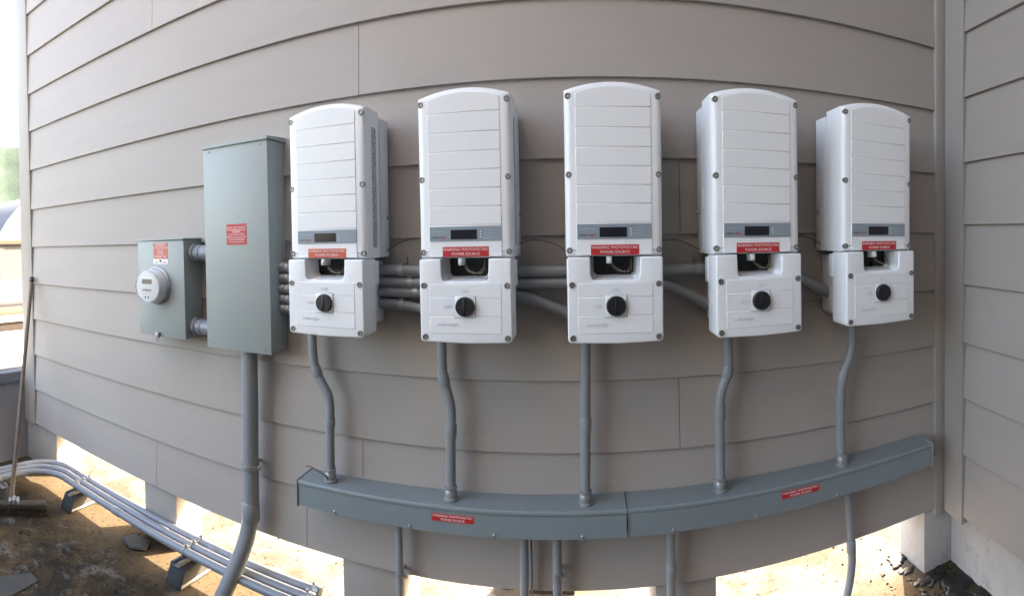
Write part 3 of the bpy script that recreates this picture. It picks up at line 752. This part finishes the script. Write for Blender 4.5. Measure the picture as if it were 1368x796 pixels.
def pipe_support(loc, rot, lab):
    """ribbed rubber block with sloped ends, a strut rail on top and pipe clamps; long axis = local Y"""
    t = thing('pipe_support', lab, 'pipe support', (0, 0, 0), 'black rubber blocks holding the roof conduits')
    bm = B()
    prism(bm, [(-.135, 0), (.135, 0), (.135, .012), (.098, .088), (-.098, .088), (-.135, .012)], 'x', -.05, .05, .004, 1)
    bl = mk('block', bm, 'rubber', t)
    bm = B()
    for s in (-1,):
        for i in range(9):
            y = -.092 + i * .023
            q0 = .010; top = .082
            box(bm, s * .0505 - .0035, s * .0505 + .0035, y - .005, y + .005, q0, top, .001, 1)
    mk('rib', bm, 'ribrubber', bl)['kind'] = 'stuff'
    bm = B(); prism(bm, [(-.126, .027), (.126, .027), (.100, .080), (-.100, .080)], 'x', .0503, .0535, .001, 1); mk('painted_lit_side', bm, 'stone', bl)  # paler face on the sunward side: sunlight put into the block's colour
    bm = B()
    for s in (-1, 1): prism(bm, [(-.128, .014), (.128, .014), (.124, .026), (-.124, .026)], 'x', s * .0545, s * .0555 + s * .001)
    mk('reflective_strip', bm, 'tape', bl)
    bm = B(); prism(bm, [(-.021, .088), (.021, .088), (.021, .108), (.012, .108), (.012, .104), (.017, .104), (.017, .0905), (-.017, .0905), (-.017, .104), (-.012, .104), (-.012, .108), (-.021, .108)], 'y', -.112, .112)
    mk('strut', bm, 'zinc', t)
    for k in range(3):
        y = -.044 + .052 * k
        bm = B()
        tube(bm, [(0, y - .0235, .108)] + [(0, y - .0228 * math.cos(R(a)), .130 + .0228 * math.sin(R(a))) for a in range(0, 181, 20)] + [(0, y + .0235, .108)], .0032, 6)
        box(bm, -.014, .014, y - .003, y + .003, .1525, .160, .001, 1)
        lathe(bm, (0, y + .0, .152), (.25, 0, 1), [(.0065, 0), (.0065, .012), (.003, .013), (.003, .026)], 6)
        mk('pipe_clamp', bm, 'zinc', t)
    t.location = loc; t.rotation_euler = (0, 0, rot)
    return t
s0 = pipe_support((-2.655, 1.800, 0), R(4), 'black ribbed rubber pipe support standing near the broom, its side lit')
s1 = copy_tree(s0); s1.location = (-1.725, 1.800, 0); s1.rotation_euler = (0, 0, R(-3)); s1['label'] = 'black ribbed rubber pipe support standing next to the fat conduit'
s2 = copy_tree(s0); s2.location = (-3.052, 1.40, 0); s2.rotation_euler = (0, 0, R(92)); s2['label'] = 'black rubber pipe support half hidden behind the broom pole at left edge'

# ------------------------------------------------------------------ CABLES
cab = [
 ('thin dark cable arcing from the leftmost inverter to the second one', [(-.706, .075, 1.555), (-.68, .06, 1.577), (-.643, .05, 1.592), (-.60, .055, 1.599), (-.56, .06, 1.599), (-.525, .075, 1.585)]),
 ('thin dark cable arcing from the second inverter to the middle one', [(-.214, .07, 1.574), (-.185, .055, 1.584), (-.157, .05, 1.587), (-.105, .055, 1.577), (-.07, .06, 1.562), (-.044, .075, 1.540)]),
 ('thin dark cable arcing from the middle inverter to the one right of it', [(.268, .07, 1.572), (.30, .055, 1.579), (.347, .05, 1.580), (.39, .055, 1.565), (.42, .06, 1.547), (.439, .075, 1.534)]),
 ('thin dark cable arcing behind the gap between the two right inverters', [(.750, .07, 1.578), (.79, .055, 1.588), (.83, .05, 1.590), (.877, .05, 1.580), (.90, .06, 1.565), (.918, .075, 1.548)]),
]
for lab, pts in cab:
    c = thing('cable', lab, 'cable', (pts[0][0], yy(pts[0][1]), pts[0][2]), 'thin cables looped between the inverters')
    bm = B(); tube(bm, catmull([(x, yy(d), z) for x, d, z in pts], 6), .0021, 8); mk('strand', bm, 'cable', c)
c = thing('loose_wire', 'short loose wire end curling beside the foot of the leftmost drop conduit', 'wire', (-.99, yy(.1), .66))
bm = B(); tube(bm, catmull([(-1.065, yy(.10), .694), (-1.03, yy(.11), .699), (-1.0, yy(.115), .692), (-.975, yy(.112), .680), (-.962, yy(.108), .662)], 5), .0025, 8); mk('strand', bm, 'cable', c)

# ------------------------------------------------------------------ BROOM
br = thing('broom', 'old push broom leaning on the left end of the wall', 'broom', (-2.77, 1.40, 0))
p0, p1 = Vector((-2.795, 1.378, .075)), Vector((-3.293, 1.835, 1.372))
bm = B(); tube(bm, [p0, p0.lerp(p1, .3), p0.lerp(p1, .7), p1], [.0145, .0145, .014, .0135], 14); mk('pole', bm, 'wood', br)
bm = B(); lathe(bm, p1 - (p1 - p0).normalized() * .03, p1 - p0, [(.0145, 0), (.0185, .006), (.0185, .034), (.012, .042)], 12); mk('pole_end', bm, 'black', br)
ax = Vector((.52, .85, 0)).normalized(); nx = Vector((ax.y, -ax.x, 0)); ce = Vector((-2.775, 1.385, 0))
def obox(bm, c, a, n, l0, l1, w0, w1, z0, z1, bev=.004):
    t = bmesh.new(); box(t, l0, l1, w0, w1, z0, z1, bev)
    for v in t.verts: v.co = c + a * v.co.x + n * v.co.y + Vector((0, 0, v.co.z))
    merge(bm, t)
bm = B(); obox(bm, ce, ax, nx, -.20, .19, -.032, .032, .042, .078, .01); mk('head_block', bm, 'broomwood', br)
for k in range(3):
    bm = B(); u = Vector((p1 - p0)).normalized()
    obox(bm, ce, ax, nx, -.03 + .022 * k, -.012 + .022 * k, -.026, .03, .076, .10 + .006 * (k == 1), .003); mk('bracket', bm, 'zinc', br)
bm = B()
for i in range(64):
    for j in range(7):
        l = -.195 + .385 * i / 63 + random.uniform(-.002, .002); wv = -.027 + .009 * j
        b = ce + ax * l + nx * wv; sp = nx * (wv * .35 + random.uniform(-.006, .006)) + ax * random.uniform(-.008, .008)
        q = [b + Vector((0, 0, .044)) + nx * .0025, b + Vector((0, 0, .044)) - nx * .0025, b + ax * .003 + Vector((0, 0, .044)), b + sp + Vector((0, 0, .001))]
        vv = [bm.verts.new(x) for x in q]
        bm.faces.new((vv[0], vv[1], vv[3])); bm.faces.new((vv[1], vv[2], vv[3])); bm.faces.new((vv[2], vv[0], vv[3]))
bs = mk('bristles', bm, 'bristle', br, smooth=0); bs['kind'] = 'stuff'

# ------------------------------------------------------------------ LOOSE THINGS ON THE ROOF
def slab(name, lab, cat, pts, z0, z1, m, bev=.003):
    c = Vector((sum(p[0] for p in pts) / len(pts), sum(p[1] for p in pts) / len(pts), z0))
    bm = B(); prism(bm, pts, 'z', z0, z1, bev, 1)
    bmesh.ops.translate(bm, verts=bm.verts[:], vec=-c)
    o = mk(name, bm, m); o.location = c
    return tag(o, lab, cat)
slab('metal_sheet', 'flat grey sheet scrap lying on the roof at the bottom left', 'scrap', [(-2.31, .99), (-2.235, 1.20), (-2.165, 1.20), (-2.13, 1.04), (-2.2, .9)], .003, .008, 'stone')
slab('flat_stone', 'flat grey stone fragment under the roof conduits by the first inner pier', 'stone', [(-2.20, 1.735), (-2.09, 1.71), (-2.02, 1.76), (-2.06, 1.83), (-2.17, 1.81)], .002, .022, 'stone', .008)
def splat(bm, cx, cy, r, h, n=36, squash=1.0, rot=0.0):
    ph = [random.uniform(0, 6.28) for _ in range(6)]
    def rad(a): return r * (1 + .22 * math.sin(2 * a + ph[0]) + .16 * math.sin(3 * a + ph[1]) + .12 * math.sin(5 * a + ph[2]) + .12 * math.sin(9 * a + ph[3]) + .10 * math.sin(14 * a + ph[4]))
    top = bm.verts.new((cx, cy, h)); prev = None
    for f, hz in ((.45, h), (.8, h * .75), (.95, h * .35), (1.0, -.002)):
        ring = []
        for i in range(n):
            a = 2 * math.pi * i / n; q = rad(a) * f; x, y = q * math.cos(a), q * math.sin(a) * squash
            ring.append(bm.verts.new((cx + x * math.cos(rot) - y * math.sin(rot), cy + x * math.sin(rot) + y * math.cos(rot), hz * random.uniform(.85, 1.1))))
        for i in range(n):
            if prev is None: bm.faces.new((top, ring[i], ring[(i + 1) % n]))
            else: bm.faces.new((prev[i], ring[i], ring[(i + 1) % n], prev[(i + 1) % n]))
        prev = ring
tb = B()
for cx, cy, r, h, sq, ro in ((1.545, 1.72, .10, .010, .6, 1.2), (1.585, 1.58, .085, .012, .8, .4), (1.44, 1.835, .05, .007, .5, .3), (1.50, 1.82, .05, .009, .6, .1), (1.43, 2.03, .05, .012, .9, 1.5), (1.425, 1.94, .035, .008, .8, .2), (1.56, 1.42, .10, .01, .9, .2)):
    splat(tb, cx, cy, r, h, 40, sq, ro)
for _ in range(90):
    cx, cy = random.gauss(1.50, .09), random.gauss(1.74, .13)
    splat(tb, cx, cy, random.uniform(.004, .016), random.uniform(.002, .006), 9, random.uniform(.5, 1), random.uniform(0, 3))
tag(mk('roof_tar', tb, 'tar', smooth=180), 'black lumpy roof tar smeared at the foot of the right corner', 'tar', kind='stuff')

bm = B()
for _ in range(620):
    if random.random() < .72: x, y = random.uniform(-3.0, -.4), min(2.5, 1.15 + abs(random.gauss(0, .55)))
    else: x, y = random.gauss(1.3, .25), random.uniform(1.5, 2.4)
    q = random.choice((.0022, .003, .004, .0065)); ph = random.uniform(0, 6)
    ring = [bm.verts.new((x + q * random.uniform(.7, 1.3) * math.cos(ph + i * 1.257), y + q * random.uniform(.7, 1.3) * math.sin(ph + i * 1.257), .0)) for i in range(5)]
    top = [bm.verts.new((x + (v.co.x - x) * .6, y + (v.co.y - y) * .6, q * .9)) for v in ring]
    for i in range(5): bm.faces.new((ring[i], ring[(i + 1) % 5], top[(i + 1) % 5], top[i]))
    bm.faces.new(top)
tag(mk('grit', bm, 'grit', smooth=0), 'loose grit and crumbs scattered on the roof', 'grit', kind='stuff')

# things just beyond the openings
pv = thing('vent_pipe', 'stubby grey pipe sleeve standing on the sunny roof behind the paired conduits', 'pipe', (-.345, 2.30, 0))
bm = B(); lathe(bm, (-.345, 2.30, 0), (0, 0, 1), [(.075, 0), (.055, .015), (.046, .02), (.046, .16), (.036, .16), (.036, .1)], 20); mk('sleeve', bm, 'stone', pv)
jb = thing('junction_box', 'low dark box with brown lid on the sunny roof behind the paired conduits', 'box', (-.16, 2.33, 0))
bm = B(); box(bm, -.275, -.045, 2.27, 2.42, 0, .10, .004); mk('housing', bm, 'dark', jb)
bm = B(); box(bm, -.225, -.09, 2.255, 2.43, .1015, .12, .003); mk('lid', bm, 'brownwall', jb)

# ------------------------------------------------------------------ LEFT: RAISED ROOF AND WHAT LIES BEYOND
XP = -3.50
ra = thing('raised_roof', 'raised grey parapet and white roof deck past the left end of the wall', None, (XP, 0, 0), kind='structure')
bm = B(); prism(bm, [(XP, 0), (XP - .01, .585), (XP - .04, .60), (XP - 1.7, .60), (XP - 1.7, 0)][::-1], 'y', -5, 9); 
for v in bm.verts: pass
mk('parapet_face', bm, 'greymem', ra)
bm = B(); prism(bm, [(XP + .004, .585), (XP - .016, .652), (XP - .05, .664), (XP - 1.69, .664), (XP - 1.69, .6015), (XP - .0, .6015)], 'y', -5.0, 9.0); mk('cap', bm, 'bluemem', ra)
bm = B(); box(bm, XP - 1.66, XP - .075, -4.9, 9, .6645, .672); mk('deck', bm, 'membrane', ra)

bw = thing('brown_wall', 'low brown wall with beige coping behind the white raised deck', 'wall', (-5.35, 3, 0))
bm = B(); box(bm, -5.50, -5.22, -3, 9, 0, .765); mk('masonry', bm, 'brownwall', bw)
bm = B(); box(bm, -5.80, -5.19, -3, 9, .767, .790, .004); mk('coping', bm, 'membrane', bw)
bm = B(); box(bm, -5.84, -5.56, -3, 9, .7915, .85, .004); mk('coping', bm, 'beige', bw)
sp = thing('slatted_roof', 'pale slatted metal roof with dark edge bar beyond the left end', 'roof', (-6.5, 3, 0))
bm = B(); box(bm, -6.12, -6.05, -2, 9, .835, .900, .004); mk('edge_bar', bm, 'darkframe', sp)
for i in range(11):
    x0 = -6.13 - .17 * i; z0 = .880 + .014 * i
    bm = B(); prism(bm, [(x0, z0), (x0, z0 + .02), (x0 - .165, z0 + .045), (x0 - .165, z0 + .022)], 'y', -2, 9); mk('slat', bm, 'pvslat', sp)
bm = B(); box(bm, -8.1, -6.14, 8.8, 9, 0, .86); box(bm, -8.1, -6.14, -2, -1.8, 0, .86); mk('base', bm, 'slate', sp)
gw_ = thing('far_building', 'far grey wall with beige top edge seen past the left end', 'building', (-9.5, 4, 0))
bm = B(); box(bm, -11.5, -9.2, -3, 14, 0, 1.66); mk('wall', bm, 'slate', gw_)
bm = B(); box(bm, -11.55, -9.12, -3, 14, 1.662, 1.76, .01); mk('coping', bm, 'beige', gw_)
for y in (3.3, 4.4, 5.5, 6.6):
    bm = B(); box(bm, -9.199, -9.18, y, y + .10, .9, 1.64); mk('pilaster', bm, 'slate', gw_)

tn = thing('canopy', 'white arched canopy roof peeking over the far grey wall', 'canopy', (-13.5, 6, 0))
CY, CZ_, CR = 8.3, .6, 2.6
arc = [(CY - CR, .3)] + [(CY - CR * math.cos(R(a)), CZ_ + CR * math.sin(R(a))) for a in range(0, 181, 10)] + [(CY + CR, .3)]
bm = B(); prism(bm, arc, 'x', -12.5, -16.5); mk('cover', bm, 'canvas', tn)
bm = B(); tube(bm, [(-12.48, CY - (CR + .04) * math.cos(R(a)), CZ_ + (CR + .04) * math.sin(R(a))) for a in range(0, 181, 10)], .07, 8); mk('edge_pipe', bm, 'membrane', tn)
for y in (CY - CR - .04, CY + CR + .04):
    bm = B(); tube(bm, [(-12.48, y, 0), (-12.48, y, .6)], .07, 8); mk('post', bm, 'membrane', tn)
gf = thing('net_screen', 'tall pale green netting screen in the far left distance', 'screen', (-20, 9, 0))
bm = B()
N = 60
vs_ = [[bm.verts.new((-20.3 + .1 * math.sin(i * 1.3) + .05 * math.sin(j * 2.1 + i), -4 + 26 * i / N, 6.05 * j / 16)) for j in range(17)] for i in range(N + 1)]
for i in range(N):
    for j in range(16): bm.faces.new((vs_[i][j], vs_[i + 1][j], vs_[i + 1][j + 1], vs_[i][j + 1]))
bmesh.ops.solidify(bm, geom=bm.faces[:], thickness=.02)
mk('netting', bm, 'net', gf)
for y in range(-4, 23, 4):
    bm = B(); tube(bm, [(-20.55, y, 0), (-20.55, y, 6.1)], .05, 8); mk('post', bm, 'zinc', gf)
